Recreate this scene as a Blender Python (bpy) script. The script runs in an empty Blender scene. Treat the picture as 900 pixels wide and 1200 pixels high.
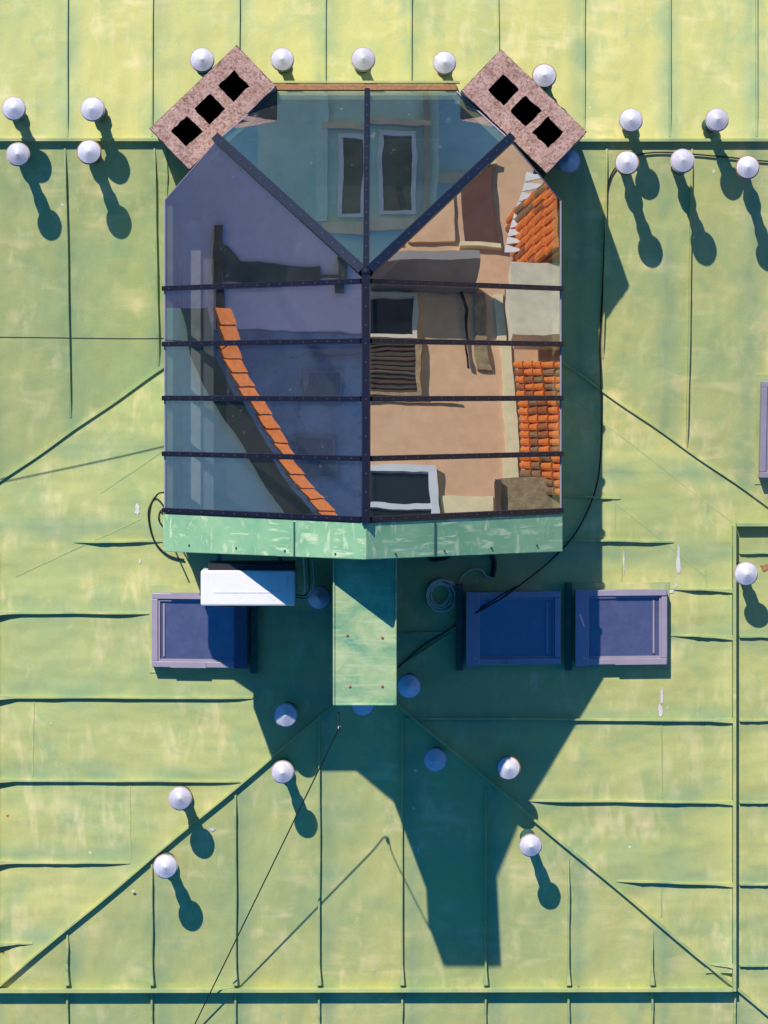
import bpy, bmesh, math, random
from mathutils import Vector, Matrix
random.seed(7)
R = math.radians
scene = bpy.context.scene
COL = scene.collection

# ---------------------------------------------------------------- camera, sky, sun, exposure
S = 0.0075            # metres in one design unit
HC = 3500.0           # camera height in design units above the wing ridge
cam_d = bpy.data.cameras.new('camera'); cam = bpy.data.objects.new('camera', cam_d); COL.objects.link(cam)
cam.location = (0, 0, HC*S); cam.rotation_euler = (0, 0, 0)
cam_d.sensor_fit = 'VERTICAL'; cam_d.sensor_height = 24.0; cam_d.sensor_width = 18.0
cam_d.lens = 24.0*HC/1200.0
cam_d.shift_y = -145.0/1200.0
cam_d.clip_start = 0.5; cam_d.clip_end = 3000
scene.camera = cam

w = bpy.data.worlds.new("World"); scene.world = w; w.use_nodes = True
nt = w.node_tree; bg = nt.nodes['Background']
sky = nt.nodes.new('ShaderNodeTexSky'); sky.sky_type = 'NISHITA'; sky.sun_disc = False
EL = 42.0; AZ = -20.0
sky.sun_elevation = R(EL); sky.sun_rotation = R(AZ); sky.ozone_density = 4.0; sky.air_density = 1.0; sky.dust_density = 0.3
tint = nt.nodes.new('ShaderNodeMix'); tint.data_type = 'RGBA'; tint.blend_type = 'MULTIPLY'
tint.inputs[0].default_value = 1.0
nt.links.new(sky.outputs[0], tint.inputs[6]); tint.inputs[7].default_value = (0.15, 0.88, 1.50, 1)
nt.links.new(tint.outputs[2], bg.inputs[0]); bg.inputs[1].default_value = 0.088

sd = bpy.data.lights.new('sun', 'SUN'); sun = bpy.data.objects.new('sun', sd); COL.objects.link(sun)
sd.energy = 4.6; sd.angle = R(0.53); sd.color = (1.0, 0.93, 0.82)
ts = Vector((math.sin(R(AZ))*math.cos(R(EL)), math.cos(R(AZ))*math.cos(R(EL)), math.sin(R(EL))))
sun.rotation_euler = ts.to_track_quat('Z', 'Y').to_euler()
sun.location = ts*60
vs = scene.view_settings
vs.view_transform = 'Standard'; vs.look = 'None'; vs.exposure = 0.13; vs.gamma = 1; vs.use_curve_mapping = False
scene.cycles.max_bounces = 8; scene.cycles.transparent_max_bounces = 12
scene.cycles.caustics_reflective = False; scene.cycles.caustics_refractive = False

# ---------------------------------------------------------------- coordinates
# design units: x to the right, y towards the bottom of the roof plan, z up, 0 = the wing's ridge
def T(p): return Vector(((p[0]-450)*S, (455-p[1])*S, p[2]*S))
def V(x, y, z): return Vector((x, y, z))
AX = 429.0; MU, MS, MT = 0.18, 0.124, 0.146
def z_back(x, y): return 18-MU*(165-y)
def z_front(x, y): return 18-MU*(y-165)
def z_left(x, y): return -MS*(AX-x)
def z_right(x, y): return -MS*(x-AX)
def z_hip(x, y): return -MT*(y-795)
def z_roof(x, y):
    zm = min(z_back(x, y), z_front(x, y))
    zw = min(z_left(x, y), z_right(x, y), z_hip(x, y))
    return max(zm, zw)
def lift(x, y, f=z_roof, h=0.0):        # plan position as surveyed from above -> point on the surface
    z = h
    for _ in range(6):
        xt = 450+(x-450)*(1-z/HC); yt = 455+(y-455)*(1-z/HC)
        z = f(xt, yt)+h
    return V(xt, yt, z)
def at_z(x, y, z): return V(450+(x-450)*(1-z/HC), 455+(y-455)*(1-z/HC), z)

# ---------------------------------------------------------------- mesh helpers
class MB:
    def __init__(self): self.bm = bmesh.new()
    def face(self, pts, mi=0):
        try:
            f = self.bm.faces.new([self.bm.verts.new(T(p)) for p in pts]); f.material_index = mi; return f
        except ValueError: return None
    def prism(self, pts, ext, mi=0, mtop=None):
        ext = Vector(ext)
        b = [self.bm.verts.new(T(p)) for p in pts]; t = [self.bm.verts.new(T(Vector(p)+ext)) for p in pts]
        n = len(pts); fs = [self.bm.faces.new(b), self.bm.faces.new(t)]
        for f in fs: f.material_index = mi
        if mtop is not None: fs[1].material_index = mtop
        for i in range(n):
            f = self.bm.faces.new((b[i], b[(i+1) % n], t[(i+1) % n], t[i])); f.material_index = mi
        return self
    def box(self, x0, x1, y0, y1, z0, z1, mi=0):
        return self.prism([V(x0, y0, z0), V(x1, y0, z0), V(x1, y1, z0), V(x0, y1, z0)], (0, 0, z1-z0), mi)
    def sweep(self, pts, ws, hs, up=(0, 0, 1), mi=0, sink=1.0):
        # rectangular rib laid along pts, base sunk a little below them
        n = len(pts); up = Vector(up).normalized(); rings = []
        if not hasattr(ws, '__len__'): ws = [ws]*n
        if not hasattr(hs, '__len__'): hs = [hs]*n
        for i, p in enumerate(pts):
            p = Vector(p)
            d = (Vector(pts[min(i+1, n-1)])-Vector(pts[max(i-1, 0)])).normalized()
            s = d.cross(up).normalized()
            a, h = ws[i]/2, hs[i]
            ring = [p-s*a-up*sink, p+s*a-up*sink, p+s*a*.8+up*h, p-s*a*.8+up*h]
            rings.append([self.bm.verts.new(T(q)) for q in ring])
        for i in range(n-1):
            for k in range(4):
                f = self.bm.faces.new((rings[i][k], rings[i][(k+1) % 4], rings[i+1][(k+1) % 4], rings[i+1][k])); f.material_index = mi
        self.bm.faces.new(rings[0]).material_index = mi; self.bm.faces.new(rings[-1]).material_index = mi
        return self
    def tube(self, pts, r, seg=8, mi=0):
        n = len(pts); rings = []; prev = None
        for i, p in enumerate(pts):
            p = Vector(p)
            d = (Vector(pts[min(i+1, n-1)])-Vector(pts[max(i-1, 0)]))
            d = d.normalized() if d.length > 1e-6 else Vector((1, 0, 0))
            a = prev if prev is not None else Vector((0, 0, 1))
            if abs(a.dot(d)) > .95: a = Vector((1, 0, 0)) if abs(d.x) < .9 else Vector((0, 1, 0))
            s = d.cross(a).normalized(); u = s.cross(d).normalized(); prev = u
            rings.append([self.bm.verts.new(T(p+(s*math.cos(2*math.pi*k/seg)+u*math.sin(2*math.pi*k/seg))*r)) for k in range(seg)])
        for i in range(n-1):
            for k in range(seg):
                f = self.bm.faces.new((rings[i][k], rings[i][(k+1) % seg], rings[i+1][(k+1) % seg], rings[i+1][k])); f.material_index = mi; f.smooth = True
        self.bm.faces.new(rings[0]).material_index = mi; self.bm.faces.new(rings[-1]).material_index = mi
        return self
    def lathe(self, c, prof, seg=28, mi=0, smooth=False, axis=None):
        # prof: (r, z) list around the vertical through c, closed onto the axis at both ends
        rings = []; c = Vector(c)
        for r, z in prof:
            if r < 1e-4: rings.append([self.bm.verts.new(T(c+Vector((0, 0, z))))])
            else: rings.append([self.bm.verts.new(T(c+Vector((r*math.cos(2*math.pi*k/seg), r*math.sin(2*math.pi*k/seg), z)))) for k in range(seg)])
        for i in range(len(rings)-1):
            a, b = rings[i], rings[i+1]
            for k in range(seg):
                if len(a) == 1 and len(b) == 1: continue
                if len(a) == 1: f = self.bm.faces.new((a[0], b[k], b[(k+1) % seg]))
                elif len(b) == 1: f = self.bm.faces.new((a[k], a[(k+1) % seg], b[0]))
                else: f = self.bm.faces.new((a[k], a[(k+1) % seg], b[(k+1) % seg], b[k]))
                f.material_index = mi; f.smooth = smooth
        return self
    def build(self, name, mats, parent=None, bevel=0.0, recalc=True):
        if recalc: bmesh.ops.recalc_face_normals(self.bm, faces=self.bm.faces)
        me = bpy.data.meshes.new(name); self.bm.to_mesh(me); self.bm.free()
        if not isinstance(mats, (list, tuple)): mats = [mats]
        for m in mats: me.materials.append(m)
        o = bpy.data.objects.new(name, me); COL.objects.link(o)
        if parent is not None:
            # put the part's geometry into the parent's frame
            mw = world_matrix(parent)
            me.transform(mw.inverted()); o.parent = parent
        if bevel:
            b = o.modifiers.new('bevel', 'BEVEL'); b.width = bevel*S; b.segments = 2; b.limit_method = 'ANGLE'; b.angle_limit = R(35)
        return o
def world_matrix(o):
    m = Matrix.LocRotScale(o.location, o.rotation_euler, o.scale)
    return world_matrix(o.parent) @ m if o.parent else m
def tag(o, label=None, cat=None, group=None, kind=None):
    if label: o['label'] = label
    if cat: o['category'] = cat
    if group: o['group'] = group
    if kind: o['kind'] = kind
    return o
def thing(name, loc, label, cat, group=None):
    o = bpy.data.objects.new(name, None); COL.objects.link(o); o.location = T(loc); o.empty_display_size = .1
    return tag(o, label, cat, group)
def smooth_pts(pts, n=8):               # Catmull-Rom through the given points
    P = [Vector(p) for p in pts]; out = []
    for i in range(len(P)-1):
        a = P[max(i-1, 0)]; b = P[i]; c = P[i+1]; d = P[min(i+2, len(P)-1)]
        for k in range(n):
            t = k/n
            out.append(.5*((2*b)+(c-a)*t+(2*a-5*b+4*c-d)*t*t+(3*b-a-3*c+d)*t**3))
    out.append(P[-1]); return out

# ---------------------------------------------------------------- materials
class Mat:
    def __init__(self, name):
        self.m = bpy.data.materials.new(name); self.m.use_nodes = True
        self.t = self.m.node_tree; self.p = self.t.nodes['Principled BSDF']; self.out = self.t.nodes['Material Output']
    def n(self, k, **kw):
        x = self.t.nodes.new('ShaderNode'+k)
        for a, v in kw.items(): setattr(x, a, v)
        return x
    def l(self, a, b): self.t.links.new(a, b)
    def coord(self, scale=(1, 1, 1), loc=(0, 0, 0), rot=(0, 0, 0), src='Object'):
        c = self.n('TexCoord'); m = self.n('Mapping'); m.inputs['Scale'].default_value = scale
        m.inputs['Location'].default_value = loc; m.inputs['Rotation'].default_value = rot
        self.l(c.outputs[src], m.inputs[0]); return m.outputs[0]
    def noise(self, vec, sc, det=3, rough=.5, dist=0.0):
        x = self.n('TexNoise'); x.inputs['Scale'].default_value = sc; x.inputs['Detail'].default_value = det
        x.inputs['Roughness'].default_value = rough; x.inputs['Distortion'].default_value = dist
        self.l(vec, x.inputs['Vector']); return x.outputs['Fac']
    def ramp(self, fac, stops):
        r = self.n('ValToRGB'); e = r.color_ramp.elements
        while len(e) < len(stops): e.new(.5)
        for i, (p, c) in enumerate(stops):
            e[i].position = p; e[i].color = c if len(c) == 4 else (*c, 1)
        self.l(fac, r.inputs[0]); return r.outputs[0]
    def mask(self, fac, a, b, hi=1.0):
        r = self.n('MapRange'); r.inputs[1].default_value = a; r.inputs[2].default_value = b; r.inputs[4].default_value = hi
        self.l(fac, r.inputs[0]); return r.outputs[0]
    def mul(self, a, b):
        x = self.n('Math', operation='MULTIPLY'); self.l(a, x.inputs[0])
        if isinstance(b, (int, float)): x.inputs[1].default_value = b
        else: self.l(b, x.inputs[1])
        return x.outputs[0]
    def mix(self, fac, a, b, mode='MIX'):
        x = self.n('Mix', data_type='RGBA', blend_type=mode)
        for s, v in ((x.inputs[0], fac), (x.inputs[6], a), (x.inputs[7], b)):
            if isinstance(v, (int, float)): s.default_value = v
            elif isinstance(v, tuple): s.default_value = v if len(v) == 4 else (*v, 1)
            else: self.l(v, s)
        return x.outputs[2]
    def bump(self, h, strength, dist=.01, prev=None):
        b = self.n('Bump'); b.inputs['Strength'].default_value = strength; b.inputs['Distance'].default_value = dist
        self.l(h, b.inputs['Height'])
        if prev is not None: self.l(prev, b.inputs['Normal'])
        return b.outputs[0]
    def set(self, color=None, rough=None, metal=None, normal=None, spec=None):
        for k, v in (('Base Color', color), ('Roughness', rough), ('Metallic', metal), ('Normal', normal), ('Specular IOR Level', spec)):
            if v is None: continue
            if isinstance(v, (int, float)): self.p.inputs[k].default_value = v
            elif isinstance(v, tuple): self.p.inputs[k].default_value = v if len(v) == 4 else (*v, 1)
            else: self.l(v, self.p.inputs[k])
        return self.m

def warp(m, vec, sc=30, amt=.03):
    x = m.n('TexNoise'); x.inputs['Scale'].default_value = sc; x.inputs['Detail'].default_value = 2; m.l(vec, x.inputs['Vector'])
    v = m.n('VectorMath', operation='MULTIPLY_ADD'); m.l(x.outputs['Color'], v.inputs[0]); v.inputs[1].default_value = (amt,)*3; m.l(vec, v.inputs[2])
    return v.outputs[0]
def roof_paint(name, along, yellow, off=0.0):
    # faded green paint on sheet metal; `along` is the axis rainwater runs along
    m = Mat(name); c = m.coord()
    big = m.noise(c, .55, 4, .55, .4); mid = m.noise(c, 2.3, 4, .6, .6)
    base = m.ramp(big, [(.30, (.325, .45, .205)), (.50, (.47, .515, .205)), (.70, (.585, .565, .205))])
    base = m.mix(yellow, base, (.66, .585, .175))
    base = m.mix(m.mask(mid, .50, .75, .55), base, (.27, .435, .22))
    sc = (9, 1.1, 1) if along == 'y' else (1.1, 9, 1)
    streak = m.noise(m.coord(sc), 1.0, 3, .6)
    base = m.mix(m.mask(streak, .45, .75, .35), base, (.42, .50, .22))
    # brushed patches where the newer coat has worn to cream
    sb = (7.5, 2.4, 1) if along == 'x' else (2.4, 7.5, 1)
    br = m.noise(m.coord(sb, (3.1, 1.7, 0)), 1.0, 2, .55, .4)
    gate = m.noise(m.coord((1, 1, 1), (5, 2, 0)), 1.6, 2)
    base = m.mix(m.mul(m.mask(br, .50, .74, .7), m.mask(gate, .40, .60)), base, (.82, .70, .34))
    br2 = m.noise(m.coord((8, 4, 1), (1.1, 7.7, 0)), 1.0, 2, .55, .3)
    base = m.mix(m.mul(m.mask(br2, .54, .76, .7), m.mask(gate, .38, .58)), base, (.80, .69, .35))
    br3 = m.noise(m.coord((4, 4, 1), (9.1, 3.7, 0)), 1.0, 3, .65, .8)
    base = m.mix(m.mask(br3, .60, .78, .5), base, (.25, .42, .24))
    sp = m.n('SeparateXYZ'); m.l(c, sp.inputs[0])
    q = m.n('Math', operation='MULTIPLY_ADD'); m.l(sp.outputs[0 if along == 'y' else 1], q.inputs[0])
    q.inputs[1].default_value = 1/(100*S) if along == 'y' else 1/(97.5*S); q.inputs[2].default_value = (3.473 if along == 'y' else 2.236)+off
    fl = m.n('Math', operation='FLOOR'); m.l(q.outputs[0], fl.inputs[0])
    wn = m.n('TexWhiteNoise', noise_dimensions='1D'); m.l(fl.outputs[0], wn.inputs['W'])
    base = m.mix(1.0, base, m.ramp(wn.outputs['Value'], [(0, (.90, .93, .95)), (1, (1.07, 1.03, 1.0))]), 'MULTIPLY')
    fr = m.n('Math', operation='FRACT'); m.l(q.outputs[0], fr.inputs[0])
    pp = m.n('Math', operation='PINGPONG'); m.l(fr.outputs[0], pp.inputs[0]); pp.inputs[1].default_value = .5
    edge = m.mul(m.mask(pp.outputs[0], .20, .0), m.mask(m.noise(m.coord((2, 2, 2), (6, 6, 0)), 1.5, 3), .25, .65, .85))
    base = m.mix(edge, base, (.27, .39, .21))
    fine = m.noise(c, 70, 2, .6)
    base = m.mix(.2, base, m.ramp(fine, [(.3, (.55, .55, .55)), (.7, (1, 1, 1))]), 'MULTIPLY')
    # flakes, droppings and rust specks
    vo = m.n('TexVoronoi'); vo.inputs['Scale'].default_value = 2.2; m.l(warp(m, c), vo.inputs['Vector'])
    base = m.mix(m.mask(vo.outputs['Distance'], .035, .02), base, (.75, .72, .66))
    vo2 = m.n('TexVoronoi'); vo2.inputs['Scale'].default_value = 1.7; m.l(warp(m, m.coord((1, 1, 1), (4.2, 8.1, 0))), vo2.inputs['Vector'])
    base = m.mix(m.mask(vo2.outputs['Distance'], .03, .012), base, (.38, .13, .03))
    oil = m.noise(m.coord((1.6, .8, 1) if along == 'y' else (.8, 1.6, 1)), 1.7, 2, .5)
    nb = m.bump(oil, .6, .08); nb = m.bump(mid, .25, .02, nb); nb = m.bump(fine, .06, .004, nb)
    return m.set(base, .62, 0, nb, .25)
M = {}
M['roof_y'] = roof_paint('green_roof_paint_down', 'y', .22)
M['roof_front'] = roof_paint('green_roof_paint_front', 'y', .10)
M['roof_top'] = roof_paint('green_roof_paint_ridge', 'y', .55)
M['roof_x'] = roof_paint('green_roof_paint_wing', 'x', .22)
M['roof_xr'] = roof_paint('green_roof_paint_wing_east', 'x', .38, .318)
M['seam'] = roof_paint('green_seam_paint', 'y', .05)

def mint():
    m = Mat('mint_brushed_paint'); c = m.coord()
    a = m.noise(c, 2.0, 4, .6)
    base = m.ramp(a, [(.35, (.22, .46, .25)), (.6, (.32, .55, .30)), (.75, (.43, .62, .34))])
    b1 = m.noise(m.coord((3.0, 22, 3)), 1.0, 3, .6, .6); b2 = m.noise(m.coord((20, 4.5, 3), (3, 1, 0)), 1.0, 3, .6, .6)
    g = m.noise(m.coord((1, 1, 1), (2, 9, 0)), 4.5, 2)
    base = m.mix(m.mul(m.mask(b1, .52, .62, .75), m.mask(g, .45, .58)), base, (.72, .80, .50))
    base = m.mix(m.mul(m.mask(b2, .54, .63, .7), m.mask(g, .55, .42)), base, (.70, .78, .48))
    sp = m.noise(c, 26, 3, .7)
    base = m.mix(m.mask(sp, .70, .76, .6), base, (.10, .13, .08))
    nb = m.bump(m.noise(c, 3, 2), .4, .02); nb = m.bump(b1, .15, .006, nb)
    return m.set(base, .6, 0, nb, .25)
M['mint'] = mint()
def beam_paint():
    m = Mat('beam_worn_paint'); c = m.coord()
    a = m.noise(c, 3.2, 5, .65, .5)
    base = m.ramp(a, [(.32, (.14, .33, .20)), (.5, (.30, .44, .22)), (.68, (.47, .54, .28))])
    b1 = m.noise(m.coord((4, 25, 3)), 1.0, 3, .6, .5)
    base = m.mix(m.mask(b1, .52, .66, .5), base, (.52, .60, .36))
    ru = m.noise(m.coord((1, 1, 1), (.3, .2, 0)), 7, 4, .7)
    base = m.mix(m.mask(ru, .68, .78, .7), base, (.30, .20, .07))
    return m.set(base, .6, 0, m.bump(a, .3, .02), .25)
M['beam'] = beam_paint()

def simple(name, col, rough=.5, metal=0.0, var=.25, sc=8, spec=.4, bump=.1, dirt=None):
    m = Mat(name); c = m.coord()
    a = m.noise(c, sc, 4, .65)
    lo = tuple(v*(1-var) for v in col)
    base = m.ramp(a, [(.3, lo), (.7, col)])
    if dirt:
        d = m.noise(m.coord((1, 1, 1), (4, 2, 1)), sc*2.2, 4, .7)
        base = m.mix(m.mask(d, .58, .72, .7), base, dirt)
    return m.set(base, rough, metal, m.bump(m.noise(c, sc*6, 2), bump, .003), spec)
M['bar'] = simple('violet_grey_bar', (.009, .009, .026), .38, 0, .25, 6, .5)
M['screw'] = simple('screw_zinc', (.14, .11, .12), .5, .3, .1, 20)
M['steel'] = simple('bright_cap', (.75, .72, .70), .18, 1, .1, 20)
def white_metal():
    m = Mat('white_zinc'); c = m.coord()
    a = m.noise(m.coord(src='Generated'), 5, 4, .7)
    base = m.ramp(a, [(.3, (.52, .50, .56)), (.65, (.72, .69, .74))])
    return m.set(base, .5, 0, m.bump(a, .1, .003), .4)
M['cowl'] = white_metal()
M['cowl_dirty'] = simple('white_zinc_soiled', (.60, .57, .62), .5, 0, .2, 9, .4, .1, (.36, .30, .26))
M['rust'] = simple('rusty_rim', (.50, .25, .12), .8, 0, .45, 30, .2)
M['rim'] = simple('pink_rim', (.62, .47, .43), .7, 0, .4, 30, .2)
M['pipe'] = simple('grey_pipe', (.36, .38, .36), .55, .2, .3, 14)
M['sky_frame'] = simple('skylight_frame_paint', (.36, .31, .39), .45, 0, .15, 5, .45)
M['sky_dark'] = simple('skylight_hood', (.10, .09, .15), .45, 0, .2, 6, .45)
M['flash'] = simple('dark_green_flashing', (.05, .13, .10), .6, 0, .4, 8, .3, .15, (.20, .27, .16))
M['putty'] = simple('white_putty', (.74, .70, .68), .9, 0, .25, 20, .2, .5)
M['rubber'] = simple('black_rubber', (.012, .012, .016), .5, 0, .2, 10)
M['wire'] = simple('grey_wire', (.84, .72, .56), .6, 0, .2, 30)
M['ac'] = simple('white_enamel', (.90, .87, .85), .4, 0, .08, 6, .4, .03, (.62, .58, .54))
M['ac_dark'] = simple('dark_grille', (.03, .03, .035), .5, 0, .2, 10)
M['inside'] = simple('inside_plaster', (.42, .40, .42), .9, 0, .2, 2)
M['sill'] = simple('inside_sill', (.92, .88, .80), .9, 0, .3, 9)
M['floor'] = simple('inside_floor', (.10, .09, .10), .9, 0, .2, 3)
M['blocker'] = simple('charcoal_blocker', (.018, .018, .022), .9, 0, .2, 4)  # for the added sheet that blocks sun inside the lantern
M['inwall'] = simple('inside_green_wall', (.12, .20, .14), .9, 0, .2, 3)
M['shade'] = simple('soot', (.01, .01, .01), 1, 0, .3, 8, .1)
M['frame_white'] = simple('white_window_frame', (.72, .74, .76), .5, 0, .1, 6)
M['blue_frame'] = simple('dusty_blue_frame', (.34, .36, .44), .8, 0, .3, 9)
M['blue_shutter'] = simple('dusty_blue_shutter', (.20, .25, .31), .8, 0, .4, 12)
M['frame_teal'] = simple('blue_grey_frame', (.66, .78, .84), .6, 0, .2, 8)
M['white_cloth'] = simple('white_cloth', (.8, .78, .74), .9, 0, .1, 6)
M['wood_dark'] = simple('dark_wood', (.10, .055, .03), .6, 0, .4, 12)
M['wood_pale'] = simple('pale_wood', (.50, .34, .18), .7, 0, .5, 14)
M['shutter'] = simple('slatted_shutter', (.17, .13, .08), .7, 0, .5, 10)
M['door'] = simple('brown_door', (.15, .06, .035), .6, 0, .3, 5)
M['red'] = simple('red_paint', (.35, .03, .02), .6, 0, .2, 5)
M['ochre'] = simple('tan_plaster', (.80, .50, .29), .95, 0, .18, 6, .2, .6, (.66, .42, .25))
M['stone_grey'] = simple('slate_grey_plaster', (.34, .31, .28), .95, 0, .14, 4, .2, .3)
M['cream'] = simple('cream_plaster', (.90, .78, .46), .95, 0, .2, 7, .2, .4)
M['grey_render'] = simple('grey_render', (.80, .72, .52), .95, 0, .25, 5, .2, .6)
M['rubble'] = simple('rubble_wall', (.42, .31, .17), .95, 0, .55, 14, .2, .8, (.75, .60, .36))
M['violet'] = simple('grey_violet_plaster', (.88, .64, .80), .95, 0, .10, 14, .2, .2)
M['blue_plaster'] = simple('blue_grey_plaster', (.46, .54, .68), .95, 0, .35, 4, .2, .2, (.16, .17, .2))
M['gable'] = simple('gable_plaster', (.78, .86, .94), .95, 0, .12, 14, .2, .2)
M['teal_plaster'] = simple('teal_plaster', (.52, .86, .78), .95, 0, .2, 2.5, .2, .2, (.36, .62, .60))
M['sky_panel'] = simple('sky_blue', (.34, .80, .97), .6, 0, .2, 2)  # blue of the sky, for the blocks that stand in for it
M['dark_green'] = simple('dark_green_paint', (.02, .06, .05), .7, 0, .3, 4)
M['curtain'] = simple('green_curtain', (.02, .10, .06), .9, 0, .5, 5)
M['terracotta_dark'] = simple('weathered_terracotta', (.42, .13, .04), .9, 0, .45, 18, .2, .4, (.20, .17, .10))
M['moss'] = simple('mossy_tile', (.34, .19, .08), .95, 0, .5, 20, .2, .5)
M['terracotta'] = simple('terracotta', (.82, .22, .035), .85, 0, .35, 16, .2, .3, (.42, .14, .05))
M['asphalt'] = simple('courtyard_paving', (.06, .06, .06), .95, 0, .3, 1.5, .2)
M['street_wall'] = simple('house_wall', (.55, .48, .36), .95, 0, .2, 2)
M['antenna'] = simple('galvanised', (.35, .36, .38), .4, .8, .2, 10)

def window_glass():
    m = Mat('dark_window_glass'); return m.set((.015, .025, .03), .06, 0, None, .6)
M['pane'] = window_glass()
def sky_glass():
    m = Mat('skylight_glass'); c = m.coord()
    d = m.noise(c, 9, 4, .7); base = m.ramp(d, [(.35, (.075, .085, .165)), (.75, (.11, .115, .21))])
    m.p.inputs['IOR'].default_value = 2.7
    return m.set(base, m.ramp(d, [(.3, (.06, .06, .06)), (.8, (.28, .28, .28))]), 0, m.bump(m.noise(c, 1.3, 1), .05, .01), .5)
M['sky_glass'] = sky_glass()
def dust_amount(m, du):
    x = m.n('MapRange'); x.inputs[1].default_value = .3; x.inputs[2].default_value = .75; x.inputs[3].default_value = .015; x.inputs[4].default_value = .045
    m.l(du, x.inputs[0]); return x.outputs[0]
def lantern_glass():
    m = Mat('mirror_coated_glass'); t = m.t; t.nodes.remove(m.p)
    oi = m.n('ObjectInfo'); c = m.n('TexCoord')
    off = m.n('VectorMath', operation='MULTIPLY_ADD')
    m.l(oi.outputs['Random'], off.inputs[0]); off.inputs[1].default_value = (37, 53, 0); m.l(c.outputs['Object'], off.inputs[2])
    n1 = m.noise(off.outputs[0], .9, 1, .4); n2 = m.noise(off.outputs[0], 4.0, 1, .5)
    nb = m.bump(n1, 1.0, GLASS_WAVE); nb = m.bump(n2, 1.0, GLASS_WAVE*.05, nb)
    g = m.n('BsdfGlossy'); g.inputs['Color'].default_value = (.98, .98, 1.0, 1); g.inputs['Roughness'].default_value = 0.0
    m.l(nb, g.inputs['Normal'])
    tr = m.n('BsdfTransparent'); tr.inputs['Color'].default_value = (.94, .97, .98, 1)
    df = m.n('BsdfDiffuse'); df.inputs['Color'].default_value = (.5, .5, .52, 1)
    mx = m.n('MixShader'); mx.inputs[0].default_value = .62
    m.l(tr.outputs[0], mx.inputs[1]); m.l(g.outputs[0], mx.inputs[2])
    # a film of dust
    du = m.noise(c.outputs['Object'], 3, 5, .7); mx2 = m.n('MixShader')
    m.l(dust_amount(m, du), mx2.inputs[0]); m.l(mx.outputs[0], mx2.inputs[1]); m.l(df.outputs[0], mx2.inputs[2])
    v = m.n('TexVoronoi'); v.inputs['Scale'].default_value = 5.5; m.l(warp(m, c.outputs['Object'], 25, .04), v.inputs['Vector'])
    st = m.noise(m.coord((3, 3, 3)), 2.4, 6, .75)
    am = m.n('Math', operation='MAXIMUM'); m.l(m.mask(v.outputs['Distance'], .03, .015, .5), am.inputs[0]); m.l(m.mask(st, .62, .74, .13), am.inputs[1])
    mx3 = m.n('MixShader'); d2 = m.n('BsdfDiffuse'); d2.inputs['Color'].default_value = (.75, .73, .68, 1)
    m.l(am.outputs[0], mx3.inputs[0]); m.l(mx2.outputs[0], mx3.inputs[1]); m.l(d2.outputs[0], mx3.inputs[2])
    m.l(mx3.outputs[0], m.out.inputs[0]); return m.m
GLASS_WAVE = .0055
M['glass'] = lantern_glass()
def clear_side():
    m = Mat('clear_glass_inner_face'); m.t.nodes.remove(m.p)
    tr = m.n('BsdfTransparent'); tr.inputs['Color'].default_value = (.93, .97, .96, 1); m.l(tr.outputs[0], m.out.inputs[0]); return m.m
M['clear'] = clear_side()
def chimney_mat():
    m = Mat('pink_porous_concrete'); c = m.coord()
    a = m.noise(c, 5, 4, .6); base = m.ramp(a, [(.3, (.42, .25, .195)), (.7, (.58, .37, .305))])
    s = m.noise(c, 42, 4, .75); gate = m.noise(m.coord((1, 1, 1), (3, 3, 0)), 3.2, 2)
    base = m.mix(m.mul(m.mask(s, .46, .60, .9), m.mask(gate, .15, .5)), base, (.22, .11, .085))
    s2 = m.noise(m.coord((1, 1, 1), (7, 1, 0)), 60, 3, .7)
    base = m.mix(m.mask(s2, .58, .68, .8), base, (.70, .54, .49))
    r2 = m.noise(m.coord((1, 1, 1), (1, 8, 0)), 9, 4, .75)
    base = m.mix(m.mask(r2, .60, .72, .9), base, (.16, .06, .02))
    nb = m.bump(s, .5, .005)
    return m.set(base, .95, 0, nb, .15)
M['chimney'] = chimney_mat()
M['clad'] = simple('navy_sheet_cladding', (.03, .055, .09), .5, 0, .3, 5)

# ---------------------------------------------------------------- ground
g = MB(); GZ = -2100
g.box(-40000, 40000, -40000, 40000, GZ-20, GZ)
tag(g.build('ground', M['asphalt']), kind='structure')

# ---------------------------------------------------------------- the building and its roof
house = thing('green_roofed_building', (AX, 500, GZ), 'building under a faded green standing seam metal roof', 'building')
XE0, XE1, YE = -80.0, 940.0, 1270.0            # wing eaves
XM0, XM1, YMB = -455.0, 1290.0, -190.0         # main block
def yfront(x): return 165+(18-z_left(XE0, 0))/MU
YMF = yfront(0)
VT = (AX, 265.0)
def vy_left(x): return 165+(18-z_left(x, 0))/MU
def vy_right(x): return 165+(18-z_right(x, 0))/MU
def hipx_left(y): return AX-MT/MS*(y-795)
def hipx_right(y): return AX+MT/MS*(y-795)
def slab(mb, pts, f, th=8):
    mb.prism([V(x, y, f(x, y)-th) for x, y in pts], (0, 0, th))
slopes = {}
def slope(key, pts, f, mat):
    mb = MB(); slab(mb, pts, f); slopes[key] = mb.build('roof_slope', mat, house)
slope('back', [(XM0, YMB), (XM1, YMB), (XM1, 165), (XM0, 165)], z_back, M['roof_top'])
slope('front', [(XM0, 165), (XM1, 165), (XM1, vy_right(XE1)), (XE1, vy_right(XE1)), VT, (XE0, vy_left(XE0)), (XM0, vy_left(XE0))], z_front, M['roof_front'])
yh = 795+(AX-XE0)*MS/MT; yhr = 795+(XE1-AX)*MS/MT
slope('left', [VT, (AX, 795), (hipx_left(YE) if hipx_left(YE) > XE0 else XE0, yh if yh < YE else YE), (XE0, vy_left(XE0))], z_left, M['roof_x'])
slope('right', [VT, (XE1, vy_right(XE1)), (XE1, yhr), (AX, 795)], z_right, M['roof_xr'])
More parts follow.
